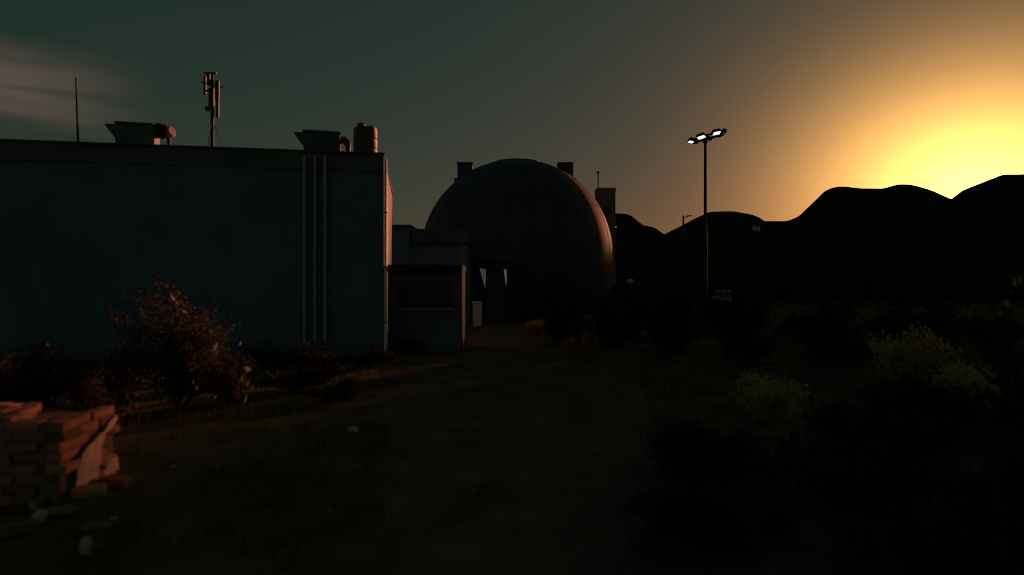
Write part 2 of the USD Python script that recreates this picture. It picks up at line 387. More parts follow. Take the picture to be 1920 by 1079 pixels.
def cooler(px_mid, py_top, label, duct):
    (x, y), Y = on_wall(px_mid, 0.9)
    k = Y / F
    W = 64 * k
    t = thing('roof_cooler', label, 'air cooler', (x, y, ROOF), math.atan2(-wdir[1], -wdir[0]))
    ztop = EYE + (CY - py_top) * k - ROOF
    h = W / 2
    bw = ztop - 0.30
    for sx in (-1, 1):
        for sy in (-1, 1):
            part(t, 'leg', box(sx * (h - 0.08) - 0.03, sx * (h - 0.08) + 0.03, -0.16 + sy * 0.20 - 0.03, -0.16 + sy * 0.20 + 0.03, 0, 0.198), dark_steel)
    part(t, 'stand', box(-h + 0.02, h - 0.02, -0.40, 0.08, 0.20, 0.2415, 0.005), dark_steel)
    part(t, 'cabinet', box(-h, h, -0.42, 0.10, 0.243, ztop - 0.06, 0.02), cooler_paint)
    part(t, 'lid', trimesh.convex.convex_hull([(-h - .02, -.45, ztop - .057), (h + .02, -.45, ztop - .057), (-h - .02, .13, ztop - .057), (h + .02, .13, ztop - .057), (-h, -.42, ztop), (h, -.42, ztop - 0.02), (-h, .10, ztop), (h, .10, ztop - 0.02)]), cooler_paint)
    part(t, 'hood', trimesh.convex.convex_hull([(-h - .003, y_, ztop - .07) for y_ in (-.40, .08)] + [(-h - .003, y_, ztop - .42) for y_ in (-.40, .08)] + [(-h - .235, y_, ztop - .075) for y_ in (-.40, .08)] + [(-h - .235, y_, ztop - .11) for y_ in (-.40, .08)]), cooler_paint)
    for q in range(6):
        z = 0.32 + q * (ztop - 0.5) / 6
        part(t, 'louvre', box(-h + 0.07, h - 0.07, -0.44, -0.421, z, z + 0.035), cooler_paint)
    if duct:
        part(t, 'duct', tube([(h - 0.02, 0, ztop - 0.16), (h + 0.10, 0, ztop - 0.15), (h + 0.17, 0, ztop - 0.22), (h + 0.19, 0, ztop - 0.34), (h + 0.19, 0, 0.02)], [0.10, 0.10, 0.10, 0.07, 0.06], 10), cooler_paint, smooth=40)
    return t


cooler(263, 236, 'left box cooler on the flat roof, with a sloping hood on one side', False)
cooler(606, 251, 'right box cooler on the flat roof, with a bent duct, near the water tank', True)

# water tank
(x, y), Y = on_wall(685, 0.8)
k = Y / F
t = thing('water_tank', 'ribbed round water tank at the right end of the flat roof', 'water tank', (x, y, ROOF))
r = 22 * k
zt = EYE + (CY - 240) * k - ROOF
prof = [(0.0, 0.0), (r, 0.0)]
for q in range(5):
    z0 = 0.02 + q * (zt - 0.06) / 5
    z1 = 0.02 + (q + 1) * (zt - 0.06) / 5
    prof += [(r, z0), (r, z1 - 0.03), (r - 0.02, z1 - 0.015)]
prof += [(r * 0.95, zt - 0.02), (r * 0.45, zt), (0, zt)]
part(t, 'body', trimesh.creation.revolve(np.array(prof), sections=28), tank_black, smooth=35)
part(t, 'lid', trimesh.creation.revolve(np.array([(0, zt - 0.01), (0.11, zt - 0.01), (0.11, zt + 0.08), (0.08, zt + 0.115), (0, zt + 0.12)]), sections=18).apply_translation([-0.11, -0.02, 0]), tank_black, smooth=35)
part(t, 'valve', cat(tube([(0.14, 0, zt - 0.02), (0.14, 0, zt + 0.06)], 0.018, 8), tube([(0.14, 0, zt + 0.05), (0.22, 0, zt + 0.05)], 0.015, 8)), dark_steel)

# vent cowl next to the left cooler: a drum on a bent pipe
(x, y), Y = on_wall(309, 0.8)
k = Y / F
t = thing('vent_cowl', 'small round vent cowl on a bent pipe right of the left box cooler', 'vent', (x, y, ROOF))
zt = EYE + (CY - 248) * k - ROOF
part(t, 'pipe', tube([(0.10, 0, 0), (0.10, 0, zt - 0.20), (0.06, 0, zt - 0.10), (-0.02, -0.02, zt - 0.02)], 0.045, 10), dark_steel, smooth=40)
d = trimesh.creation.revolve(np.array([(0, -0.13), (0.13, -0.13), (0.185, -0.09), (0.185, 0.11), (0.15, 0.14), (0, 0.14)]), sections=24)
d.apply_transform(trimesh.geometry.align_vectors([0, 0, 1], [-0.75, -0.6, 0.1]))
part(t, 'drum', d.apply_translation([-0.08, -0.05, zt + 0.01]), dark_steel, smooth=35)
hd = trimesh.creation.revolve(np.array([(0, -0.10), (0.13, -0.10), (0.14, 0.05), (0.11, 0.08), (0, 0.08)]), sections=24)
hd.apply_transform(trimesh.geometry.align_vectors([0, 0, 1], [0.9, -0.3, 0.2]))
part(t, 'hood', hd.apply_translation([0.13, 0.0, zt + 0.0]), dish_paint, smooth=35)  # pale hood added as the sunlit side of the dark drum
part(t, 'foot', box(-0.20, -0.06, -0.1, 0.1, 0, 0.16, 0.01), dish_paint)

# cell antenna mast
Y = 20.0
x0 = (398 - CX) / F * Y
zt = EYE + (CY - 137) / F * Y
t = thing('antenna_mast', 'cell antenna mast with upright panels and guy wires on the flat roof', 'antenna', (x0, Y, ROOF))
zr = lambda py: EYE + (CY - py) / F * Y - ROOF
xr = lambda px: (px - 398) / F * Y
part(t, 'pole', tube([(0, 0, 0), (0, 0, zr(200)), (0, 0, zr(139))], [0.055, 0.05, 0.04], 10), dark_steel, smooth=40)
part(t, 'crossbar', box(xr(384), xr(406), -0.04, 0.04, zr(139.5), zr(136.5)), dark_steel)
part(t, 'crossbar', box(xr(384), xr(406), -0.03, 0.03, zr(172), zr(169.5)), dark_steel)
part(t, 'crossbar', tube([(0.2, 0.25, zr(160)), (-0.2, -0.3, zr(160))], 0.02, 6), dark_steel)
for px, p0, p1, w, dy in ((384.5, 143, 178, 0.035, 0.0), (395, 141, 163, 0.04, -0.12), (405.5, 150, 188, 0.055, 0.08), (400.5, 168, 203, 0.075, -0.14), (405, 186, 220, 0.035, 0.12)):
    part(t, 'panel', box(xr(px) - w, xr(px) + w, dy - 0.05, dy + 0.05, zr(p1), zr(p0), 0.015), dark_steel)
d = trimesh.creation.revolve(np.array([(0, 0), (0.07, 0.01), (0.075, 0.10), (0, 0.11)]), sections=16)
d.apply_transform(trimesh.geometry.align_vectors([0, 0, 1], [-0.6, -0.8, 0]))
part(t, 'small_dish', d.apply_translation([xr(394), -0.06, zr(206)]), dark_steel, smooth=35)
for a_, b_ in (((0, 0, zr(222)), (0.62, 0.35, 0)), ((0, 0, zr(222)), (-0.55, 0.55, 0)), ((0, 0, zr(222)), (0.1, -0.9, 0))):
    part(t, 'guy_wire', tube([a_, b_], 0.007, 5), dark_steel)

# whip aerials
Y = 18.0
x0 = (148 - CX) / F * Y
zz = lambda py: EYE + (CY - py) / F * Y - ROOF
t = thing('whip_aerial', 'thin leaning whip aerial near the left end of the flat roof', 'aerial', (x0, Y, ROOF))
part(t, 'rod', tube([(0, 0, 0.1), (-0.05, 0, zz(200)), (-0.085, 0, zz(145))], [0.035, 0.028, 0.018], 8), dark_steel, smooth=40)
part(t, 'base', box(-0.12, 0.12, -0.12, 0.12, 0, 0.12, 0.01), dark_steel)

# ------------------------------------------------------------------ lean-to beside the long building, added to cover the shaded lower side wall
c = P(727, 660, 17.75)
t = thing('lean_to', 'added low dark lean-to shed against the right side of the long building', 'shed', (c[0], c[1], 0))
w_, d_, h_ = 1.95, 1.3, 2.30
part(t, 'wall', cat(box(0, w_, 0, 0.14, -0.2, 1.15), box(0, 0.25, 0, 0.14, 1.15, 2.12), box(w_ - 0.25, w_, 0, 0.14, 1.15, 2.12), box(0.25, w_ - 0.25, 0, 0.14, 1.88, 2.12)), shed_wall)
part(t, 'side_boards', box(w_ + 0.002, w_ + 0.03, -0.012, d_, -0.2, 2.12), dark_timber, label='right side boards coloured dark as shade')  # boards darkened to put this sunlit face in shade
wf = part(t, 'window', cat(box(0.25, w_ - 0.25, 0.03, 0.10, 1.15, 1.20), box(0.25, w_ - 0.25, 0.03, 0.10, 1.83, 1.88), box(0.95, 1.0, 0.03, 0.10, 1.20, 1.83)), dark_trim)
part(wf, 'pane', box(0.25, 0.95, 0.06, 0.07, 1.20, 1.83), dark_pane)
part(wf, 'pane', box(1.0, w_ - 0.25, 0.06, 0.07, 1.20, 1.83), dark_pane)
part(t, 'sill', box(0.2, w_ - 0.2, -0.05, -0.003, 1.09, 1.148, 0.008), concrete)
part(t, 'roof', box(-0.04, w_ + 0.05, -0.22, d_ + 0.1, 2.123, h_, 0.015), dark_timber)

# ------------------------------------------------------------------ low building between the long building and the dome
Y = 29.5
xa, xb, xc = (700 - CX) / F * Y, (768 - CX) / F * Y, (874 - CX) / F * Y
za, zb = EYE + (CY - 422) / F * Y, EYE + (CY - 430.5) / F * Y
t = thing('low_building', 'low flat-roofed blue building between the long building and the dome', 'building', (0, Y, 0))
part(t, 'tall_wall', box(xa, xb - 0.003, 0, 3.2, -0.2, za - 0.12), low_wall)
part(t, 'tall_roof', box(xa - 0.1, xb + 0.08, -0.12, 3.3, za - 0.117, za, 0.01), dark_trim)
part(t, 'wall', box(xb, xc, 0.05, 3.2, -0.2, zb - 0.62), low_wall)
part(t, 'roof', box(xb + 0.083, xc + 0.12, -0.25, 3.3, zb - 0.617, zb, 0.02), dark_trim)
part(t, 'pilaster', box(xc - 0.24, xc - 0.004, -0.02, 0.047, -0.2, zb - 0.63), concrete)
for x0, x1 in ((-4.2, -3.5), (-3.2, -2.55)):
    f_ = part(t, 'window', cat(box(x0, x1, 0.0, 0.047, 1.55, 1.61), box(x0, x1, 0.0, 0.047, 2.34, 2.40), box(x0, x0 + 0.06, 0.0, 0.047, 1.61, 2.34), box(x1 - 0.06, x1, 0.0, 0.047, 1.61, 2.34)), dark_trim)
    part(f_, 'pane', box(x0 + 0.06, x1 - 0.06, 0.02, 0.03, 1.61, 2.34), dark_pane)

# ------------------------------------------------------------------ the dome
Y = 40.0
R = 178 / F * Y
cz = EYE + (CY - 480) / F * Y
cx = (969 - CX) / F * Y
dome_b = thing('domed_building', 'big dark spherical domed building at the end of the path', 'building', (cx, Y, 0))
sph = trimesh.creation.uv_sphere(radius=R, count=[48, 96])
sph = sph.slice_plane([0, 0, -cz - 0.25], [0, 0, 1])
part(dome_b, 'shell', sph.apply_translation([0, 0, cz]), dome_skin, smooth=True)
for q in range(24):                                           # raised seams between the gores
    a = (q + 0.5) / 24 * 2 * math.pi
    th = np.linspace(math.asin(min(1, cz / R)) * -1 + 0.02, math.pi / 2 - 0.30, 26)
    pts = np.stack([np.cos(th) * math.cos(a), np.cos(th) * math.sin(a), np.sin(th)], -1) * (R + 0.004)
    part(dome_b, 'seam', tube(pts + [0, 0, cz], 0.012, 6), dome_skin, smooth=40)
for th in (0.0, 0.5, 0.95):
    a = np.linspace(0, 2 * math.pi, 73)
    pts = np.stack([np.cos(a) * math.cos(th), np.sin(a) * math.cos(th), np.full_like(a, math.sin(th))], -1) * (R + 0.004)
    part(dome_b, 'ring', tube(pts + [0, 0, cz], 0.014, 6), dome_skin, smooth=40)
part(dome_b, 'cap', trimesh.creation.revolve(np.array([(0, R + 0.02), (0.7, R - 0.02), (1.4, math.sqrt(R * R - 1.96) + 0.05), (1.45, math.sqrt(R * R - 1.45 ** 2) - 0.1)]), sections=40).apply_translation([0, 0, cz]), dome_skin, smooth=35)
for s, pxm in ((-1, 872.5), (1, 1059.5)):
    xm = (pxm - CX) / F * Y - cx
    zt = EYE + (CY - 307) / F * Y
    hb = part(dome_b, 'roof_box', box(xm - 0.45, xm + 0.45, -0.45, 0.45, zt - 0.95, zt - 0.08, 0.04), dome_rib)
    part(hb, 'lid', box(xm - 0.49, xm + 0.49, -0.49, 0.49, zt - 0.077, zt, 0.03), dome_rib)
    part(hb, 'base', box(xm - 0.62, xm + 0.62, -0.5, 0.5, zt - 1.7, zt - 0.953), dome_rib)
# entrance porch with two tapered slits added as faint glows
pz, pd = 3.0, 6.75
xp0, xp1 = (880 - CX) / F * 33.3 - cx, (975 - CX) / F * 33.3 - cx
porch = part(dome_b, 'porch', box(xp0, xp1, -pd, -3.6, -0.2, pz, 0.05), dome_skin)
part(porch, 'roof', box(xp0 - 0.12, xp1 + 0.12, -pd - 0.15, -3.6, pz + 0.003, pz + 0.14, 0.02), dome_rib)


def slit(pts):
    import shapely.geometry as sg
    yy = Y - pd - 0.001
    pp = [((a - CX) / F * yy - cx, EYE + (CY - b) / F * yy) for a, b in pts]
    m = trimesh.creation.extrude_polygon(sg.Polygon(pp), 0.03, engine='earcut')
    v = np.array(m.vertices)
    m.vertices = np.stack([v[:, 0], -pd - 0.033 + v[:, 2], v[:, 1]], -1)
    m.fix_normals()
    return m


part(dome_b, 'slit_window', slit([(899, 504), (911, 505), (911.5, 522), (909.5, 541), (906, 528), (902.5, 516)]), lit_slit_a, label='tapered slit added as a faint pink glow')
part(dome_b, 'slit_window', slit([(944.5, 505), (949.5, 506), (950.5, 520), (949, 537), (946.8, 522)]), lit_slit_b, label='narrow slit added as a faint white glow')
part(dome_b, 'door', box((914 - CX) / F * 33.2 - cx, (942 - CX) / F * 33.2 - cx, -pd - 0.03, -pd - 0.003, 0.0, 2.3), dark_trim)

# white pillar beside the end of the path
c = P(897.5, 610, 30.0)
t = thing('white_pillar', 'short white pillar standing left of the path before the dome', 'pillar', (c[0], c[1] - 1.2, 0))
part(t, 'shaft', box(-0.19, 0.19, -0.17, 0.17, -0.2, 1.02, 0.02), white_paint)
part(t, 'cap', trimesh.convex.convex_hull([(sx * 0.23, sy * 0.21, 1.023) for sx in (-1, 1) for sy in (-1, 1)] + [(sx * 0.20, sy * 0.18, 1.11) for sx in (-1, 1) for sy in (-1, 1)]), white_paint)

# ------------------------------------------------------------------ tower right of the dome
Y = 80.0
xa, xb, zt = (1117 - CX) / F * Y, (1152 - CX) / F * Y, EYE + (CY - 355) / F * Y
t = thing('square_tower', 'square tower with a thin mast rising behind the right side of the dome', 'tower', ((xa + xb) / 2, Y, 0))
h = (xb - xa) / 2
part(t, 'shaft', box(-h + 0.04, h - 0.04, -h, h, -0.2, zt - 0.35), tower_wall)
part(t, 'top', box(-h, h, -h - 0.05, h + 0.05, zt - 0.347, zt, 0.03), tower_wall)
for z in (5.0, 7.6, 10.2):
    wf = part(t, 'window', box(-0.35, 0.35, -h - 0.05, -h - 0.003, z, z + 1.1), dark_trim)
    part(wf, 'pane', box(-0.28, 0.28, -h - 0.062, -h - 0.053, z + 0.07, z + 1.03), dark_pane)
xm = (1121.5 - CX) / F * Y - (xa + xb) / 2
zm = EYE + (CY - 321) / F * Y
mast = part(t, 'mast', tube([(xm, 0, zt), (xm, 0, zm - 0.3), (xm, 0, zm)], [0.07, 0.06, 0.05], 8), dark_steel, smooth=40)
part(mast, 'knob', trimesh.creation.icosphere(2, 0.16).apply_translation([xm, 0, zm - 0.2]), dark_steel, smooth=True)
xl, zl = (1151.5 - CX) / F * Y - (xa + xb) / 2, EYE + (CY - 428) / F * Y
arm = part(t, 'lamp_bracket', box(h - 0.04, xl + 0.1, -h - 0.02, -h + 0.06, zl + 0.06, zl + 0.12), dark_steel)
part(arm, 'lamp', trimesh.creation.icosphere(1, 0.07).apply_translation([xl + 0.03, -h, zl]), small_lamp, smooth=True)

# ------------------------------------------------------------------ tall floodlight
Y = 36.0
x0 = (1322.5 - CX) / F * Y
zp = EYE + (CY - 263) / F * Y
t = thing('floodlight_mast', 'tall floodlight mast with a tilted ring of lit lamps before the hills', 'street lamp', (x0, Y, 0))
part(t, 'base', trimesh.creation.revolve(np.array([(0, -0.2), (0.28, -0.2), (0.28, 0.10), (0.2, 0.16), (0.1, 0.5), (0, 0.5)]), sections=16), dark_steel, smooth=35)
part(t, 'pole', tube([(0, 0, 0.1), (0, 0, zp * 0.5), (0, 0, zp - 0.02)], [0.115, 0.09, 0.072], 12), dark_steel, smooth=40)
part(t, 'collar', trimesh.creation.revolve(np.array([(0, zp - 0.16), (0.12, zp - 0.16), (0.16, zp - 0.05), (0.12, zp + 0.08), (0, zp + 0.1)]), sections=16), dark_steel, smooth=35)
tilt = math.radians(13.0)
ux, uy, uz = np.array([math.cos(tilt), 0, math.sin(tilt)]), np.array([0, 1, 0.0]), np.array([-math.sin(tilt), 0, math.cos(tilt)])
hc = np.array([0.13, 0, zp + 0.16])
rim = lambda a, r: hc + r * (math.cos(a) * ux + math.sin(a) * uy)
part(t, 'ring_frame', cat(tube([rim(a, 0.80) for a in np.linspace(0, 2 * math.pi, 37)], 0.055, 6), *[tube([np.array([0, 0, zp]), rim(a, 0.80)], 0.028, 6) for a in np.arange(6) / 6 * 2 * math.pi + 0.3]), dark_steel, smooth=40)
rot = np.stack([ux, uy, uz], 1)
for q, a in enumerate(np.array([180, 232, 282, 330, 15, 75, 128]) / 180 * math.pi):
    rad = np.array([math.cos(a), math.sin(a), 0.0])
    tan = np.array([-math.sin(a), math.cos(a), 0.0])
    lit = math.sin(a) < 0.2 and math.cos(a) < 0.55
    down = np.array([0, 0, -1.0])
    face = rad * 0.40 + down * 0.80
    face /= np.linalg.norm(face)
    upv = np.cross(tan, face)
    M = np.eye(4)
    M[:3, 0], M[:3, 1], M[:3, 2] = tan, upv, face
    M[:3, 3] = np.array([0, 0, 0])
    body = trimesh.convex.convex_hull([(sx * 0.25, sy * 0.16, 0.05) for sx in (-1, 1) for sy in (-1, 1)] + [(sx * 0.20, sy * 0.12, -0.14) for sx in (-1, 1) for sy in (-1, 1)])
    lens = box(-0.20, 0.20, -0.12, 0.12, 0.053, 0.07, 0.006)
    R4 = np.eye(4)
    R4[:3, :3] = rot
    R4[:3, 3] = rim(a, 0.92)
    for mm in (body, lens):
        mm.apply_transform(M)
        mm.apply_transform(R4)
    hp = part(t, 'lamp_head', body, dark_steel)
    part(hp, 'lens', lens, lamp_lens if lit else lens_glass)

# small unlit street lamp farther off
Y = 78.0
b = P(1281, 405, Y)
t = thing('street_lamp', 'small unlit street lamp with an angled arm left of the tall floodlight', 'street lamp', (b[0], Y, 0))
part(t, 'pole', tube([(0, 0, -0.2), (0, 0, b[2])], [0.13, 0.09], 8), dark_steel, smooth=40)
part(t, 'arm', tube([(0, 0, b[2] - 0.35), (0.25, 0, b[2] - 0.18), (0.85, 0, b[2] + 0.03)], 0.06, 6), dark_steel, smooth=40)
part(t, 'lamp_head', box(0.45, 1.0, -0.12, 0.12, b[2] - 0.06, b[2] + 0.06, 0.03).apply_transform(np.eye(4)), dark_steel)

# ------------------------------------------------------------------ small things on the far ground
# parked car
c = P(1355, 580, 57.0)
t = thing('parked_car', 'pale parked car facing the path, at the foot of the dark hill', 'car', (c[0], 57.0, 0), -0.33)
sec = [(-2.05, 0.42, 0.70), (-1.95, 0.30, 0.82), (-0.95, 0.28, 0.95), (0.9, 0.28, 0.98), (2.0, 0.32, 0.92), (2.1, 0.45, 0.75)]
v, f = [], []
for yv, z0, z1 in sec:
    w = 0.84 - 0.10 * (abs(yv) > 2)
    v += [(-w, yv, z0), (-w - 0.02, yv, (z0 + z1) / 2), (-w + 0.08, yv, z1), (w - 0.08, yv, z1), (w + 0.02, yv, (z0 + z1) / 2), (w, yv, z0)]
for i in range(len(sec) - 1):
    for k in range(6):
        a, b_, c_, d_ = i * 6 + k, i * 6 + (k + 1) % 6, (i + 1) * 6 + (k + 1) % 6, (i + 1) * 6 + k
        f += [(a, b_, c_), (a, c_, d_)]
for o, sgn in ((0, 1), ((len(sec) - 1) * 6, -1)):
    for k in range(1, 5):
        f.append((o, o + k, o + k + 1)[::sgn])
bm = trimesh.Trimesh(v, f, process=False)
bm.fix_normals()
part(t, 'body', bm, car_paint, smooth=30)
part(t, 'cabin_glass', trimesh.convex.convex_hull([(sx * 0.72, yv, 0.955) for sx in (-1, 1) for yv in (-0.95, 1.5)] + [(sx * 0.58, yv, 1.375) for sx in (-1, 1) for yv in (-0.25, 1.05)]), dark_pane)
part(t, 'roof', trimesh.convex.convex_hull([(sx * 0.60, yv, 1.378) for sx in (-1, 1) for yv in (-0.30, 1.1)] + [(sx * 0.54, yv, 1.45) for sx in (-1, 1) for yv in (-0.12, 0.9)]), car_paint)
for sx_ in (-1, 1):
    part(t, 'headlight', box(sx_ * 0.58 - 0.17, sx_ * 0.58 + 0.17, -2.09, -1.96, 0.60, 0.76, 0.02), lens_glass)
part(t, 'bumper', box(-0.78, 0.78, -2.14, -2.06, 0.34, 0.50, 0.03), dark_trim)
for sx_ in (-1, 1):
    for yv in (-1.3, 1.35):
        wh = trimesh.creation.cylinder(0.31, 0.2, sections=20)
        wh.apply_transform(trimesh.transformations.rotation_matrix(math.pi / 2, [0, 1, 0]))
        wl = part(t, 'wheel', wh.apply_translation([sx_ * 0.77, yv, 0.31]), rubber, smooth=35)
        rm = trimesh.creation.cylinder(0.19, 0.02, sections=16)
        rm.apply_transform(trimesh.transformations.rotation_matrix(math.pi / 2, [0, 1, 0]))
        part(wl, 'rim', rm.apply_translation([sx_ * 0.882, yv, 0.31]), steel)

# small sign right of the dome
c = P(1182, 527, 70.0)
t = thing('small_sign', 'tiny pale blank sign on a thin post right of the dome', 'sign', (c[0], 70.0, 0))
part(t, 'post', tube([(0, 0, -0.2), (0, 0, c[2] + 0.1)], 0.04, 8), steel)
part(t, 'plate', box(-0.32, 0.32, -0.07, -0.042, c[2] - 0.17, c[2] + 0.17, 0.008), white_paint)

# hut on the hill
hv = HILLS[1].reshape(-1, 3)
hp_ = np.stack([hv[:, 0] / hv[:, 1] * F + CX, CY - (hv[:, 2] - EYE) / hv[:, 1] * F], 1)
hv = np.where((hv[:, 1] < 420)[:, None], hv, 1e6)
hc_ = hv[np.argmin(np.hypot(hp_[:, 0] - 1416, hp_[:, 1] - 428) + (hv[:, 0] > 1e5) * 1e6)]
t = thing('hill_hut', 'tiny pale hut on the dark hill just right of the tall floodlight', 'hut', tuple(hc_))
part(t, 'wall', box(-1.9, 1.9, -1.0, 1.0, -2.5, 1.7), white_paint)
part(t, 'roof', trimesh.convex.convex_hull([(sx * 1.75, sy * 1.25, 1.703) for sx in (-1, 1) for sy in (-1, 1)] + [(sx * 1.75, 0, 2.3) for sx in (-1, 1)]), dark_trim)
part(t, 'door', box(-0.3, 0.3, -1.04, -1.003, 0.0, 1.5), dark_trim)

# ------------------------------------------------------------------ brick wall end at the left
rng = np.random.default_rng(11)
bw = thing('brick_wall', 'crumbling low brick wall end at the lower left, its right face lit orange', 'wall', (0, 0, 0))
WX, WY0, WY1, WT = -3.50, 5.18, 5.92, 0.665
part(bw, 'core', box(WX - 1.9, WX - 0.03, WY0 + 0.03, WY1 - 0.03, -0.15, WT - 0.06), mortar, label='rough mortar bed behind the bricks')


def brick(x0, x1, y0, y1, z0, z1, rot=None):
    b = box(x0, x1, y0, y1, z0, z1, 0.008)
    c_ = b.centroid
    b.apply_translation(-c_)
    a = rng.normal(0, 0.04, 3) if rot is None else rot
    b.apply_transform(trimesh.transformations.euler_matrix(*a))
    b.vertices += (meshkit.noise(b.vertices * 30 + rng.uniform(0, 50, 3), 3) - 0.5)[:, None] * 0.022
    return b.apply_translation(c_)


CH = 0.083
kinds = [brick_a, brick_a, brick_b, brick_b, brick_c]
for course in range(8):
    z0 = course * CH - 0.005
    off = 0.125 if course % 2 else 0.0
    # right end: visible face; lower courses are worn back toward the near corner
    ycuts = [WY0, WY0 + 0.25 + off, WY0 + 0.50 + off * 0.9, WY1]
    for j in range(3):
        y0, y1 = ycuts[j], ycuts[j + 1]
        if y1 - y0 < 0.05:
            continue
        worn = rng.uniform(-0.03, 0.02) - (0.06 if (course, j) in ((5, 1), (4, 2), (2, 0), (1, 0)) else 0)
        if (course, j) in ((0, 0), (1, 0), (4, 1)):
            continue
        part(bw, 'brick', brick(WX - 0.13, WX + worn, y0 + 0.006, y1 - 0.006, z0 + 0.006, z0 + CH - 0.006), kinds[rng.integers(5)])
    xs = WX - 0.136 - off * 0.5
    while xs > WX - 1.85:
        if rng.random() > 0.10:
            part(bw, 'brick', brick(xs - 0.24, xs, WY0 + rng.uniform(-0.022, 0.022), WY0 + 0.12, z0 + 0.006, z0 + CH - 0.006), kinds[rng.integers(1, 5)])
        xs -= 0.252
# top course, laid flat and loose
xs = WX - 0.14
while xs > WX - 1.8:
    for j in range(3):
        if rng.random() > 0.30:
            part(bw, 'brick', brick(xs - 0.12, xs - 0.004, WY0 + 0.02 + j * 0.245, WY0 + 0.255 + j * 0.245, WT - 0.062 + rng.uniform(0, 0.006), WT + 0.012 + rng.uniform(0, 0.01)), kinds[rng.integers(5)])
    xs -= 0.13


def patch(outline, x, thick, bend):
    """A broken skin of plaster on the right face: outline in (y, z)."""
    import shapely.geometry as sg
    o = np.array(outline)
    e = np.vstack([o[q] + (o[(q + 1) % len(o)] - o[q]) * t_ for q in range(len(o)) for t_ in (0, 0.25, 0.5, 0.75)])
    e = e + (np.stack([meshkit.noise(np.c_[e * 70, e[:, :1] * 0 + k], bend + k) for k in (0, 1)], 1) - 0.5) * 0.045
    m = trimesh.creation.extrude_polygon(sg.Polygon(e).buffer(0), thick, engine='earcut')
    m = m.subdivide().subdivide()
    vv = np.array(m.vertices)
    nz = meshkit.fbm(np.stack([vv[:, 0] * 9, vv[:, 1] * 9, vv[:, 2] * 0], -1), 3, bend) - 0.5
    m.vertices = np.stack([x + vv[:, 2] + nz * 0.014, vv[:, 0] + nz * 0.01, vv[:, 1]], -1)
    m.fix_normals()
    return m


part(bw, 'plaster_patch', patch([(5.33, 0.12), (5.42, 0.08), (5.52, 0.11), (5.60, 0.10), (5.66, 0.24), (5.64, 0.36), (5.74, 0.44), (5.86, 0.52), (5.90, 0.56), (5.85, 0.57), (5.70, 0.49), (5.50, 0.41), (5.40, 0.34), (5.36, 0.22)], WX + 0.006, 0.013, 2), plaster, smooth=35, label='pale patch of broken plaster on the lit face')
part(bw, 'plaster_patch', patch([(5.70, 0.06), (5.80, 0.04), (5.90, 0.10), (5.90, 0.19), (5.80, 0.22), (5.72, 0.15)], WX + 0.006, 0.012, 6), plaster, smooth=35, label='small broken plaster patch low on the lit face')


def rock(r, squash, seed, n=3):
    m = trimesh.creation.icosphere(n, 1.0)
    v = np.array(m.vertices)
    rr = np.random.default_rng(seed + 400)
    for _ in range(7):
        d_ = rr.normal(size=3)
        d_ /= np.linalg.norm(d_)
        over = np.maximum(v @ d_ - rr.uniform(0.55, 0.85), 0)
        v = v - over[:, None] * d_
    d = meshkit.fbm(v * 1.6 + seed * 7.3, 3, seed) - 0.5
    v = v * (1 + 0.55 * d)[:, None] * np.array(squash) * r
    return trimesh.Trimesh(v, m.faces, process=False)


def at(px, py):
    """The ground point that photo pixel looks at."""
    Y = EYE * F / (py - CY)
    return (px - CX) / F * Y, Y


def loose(name, px, py, r, squash, m, label, category, seed, rz=0.0, tilt_=0.0):
    x, y = at(px, py)
    ms = rock(r, squash, seed)
    ms.apply_transform(trimesh.transformations.euler_matrix(tilt_, 0.0, rz))
    ms.apply_translation([x, y, float(ground_z(x, y)) + 0.6 * r * squash[2]])
    return top(name, ms, m, label, category, smooth=50)


loose('stone', 663, 812, 0.10, (1.0, 0.55, 0.40), pale_stone, 'pale oblong stone lying alone left of the path', 'stone', 1, rz=-0.9)
loose('stone', 76, 985, 0.060, (0.75, 0.8, 1.0), pale_stone, 'pale stone in the lower left corner, nearest the brick wall foot', 'stone', 2, rz=0.3)
loose('stone', 163, 1040, 0.062, (0.65, 0.8, 1.1), pale_stone, 'pale upright stone at the bottom edge, right below the brick wall', 'stone', 3, rz=0.5, tilt_=0.2)
loose('stone', 62, 957, 0.032, (1, .8, .8), pale_stone, 'very small pale stone just above the lower left corner stone', 'stone', 4)
loose('stone', 214, 982, 0.028, (1, .8, .6), pale_stone, 'tiny pale stone on bare earth right of the brick wall foot', 'stone', 5)
loose('stone', 326, 880, 0.026, (1, .8, .6), pale_stone, 'tiny pale stone alone in the dark grass right of the brick wall', 'stone', 6)
loose('stone', 180, 1000, 0.075, (1.3, .9, .5), grey_stone, 'flat dark stone between the two lower left pale stones', 'stone', 7, rz=0.4)
loose('stone', 110, 972, 0.10, (1.4, .8, .45), grey_stone, 'flat brownish stone against the foot of the brick wall', 'stone', 8, rz=0.2)

for i, (px, py, a, z, lb) in enumerate((
        (150, 935, 0.6, 0.0, 'fallen brick leaning at the near foot of the lit wall end'),
        (205, 915, -0.3, 0.0, 'fallen brick lying flat at the far foot of the lit wall end'),
        (30, 1010, 0.9, 0.0, 'fallen brick at the left edge in front of the wall'))):
    x, y = at(px, py)
    b = box(-0.12, 0.12, -0.06, 0.06, -0.037, 0.037, 0.01)
    b.apply_transform(trimesh.transformations.euler_matrix(0.25 if i == 0 else 0.04, 0.05, a))
    b.apply_translation([x + (0.07 if i < 2 else 0), y, float(ground_z(x, y)) + 0.045 + z])
    top('loose_brick', b, (brick_a, brick_b, brick_c)[i], lb, 'brick')

# ------------------------------------------------------------------ plants


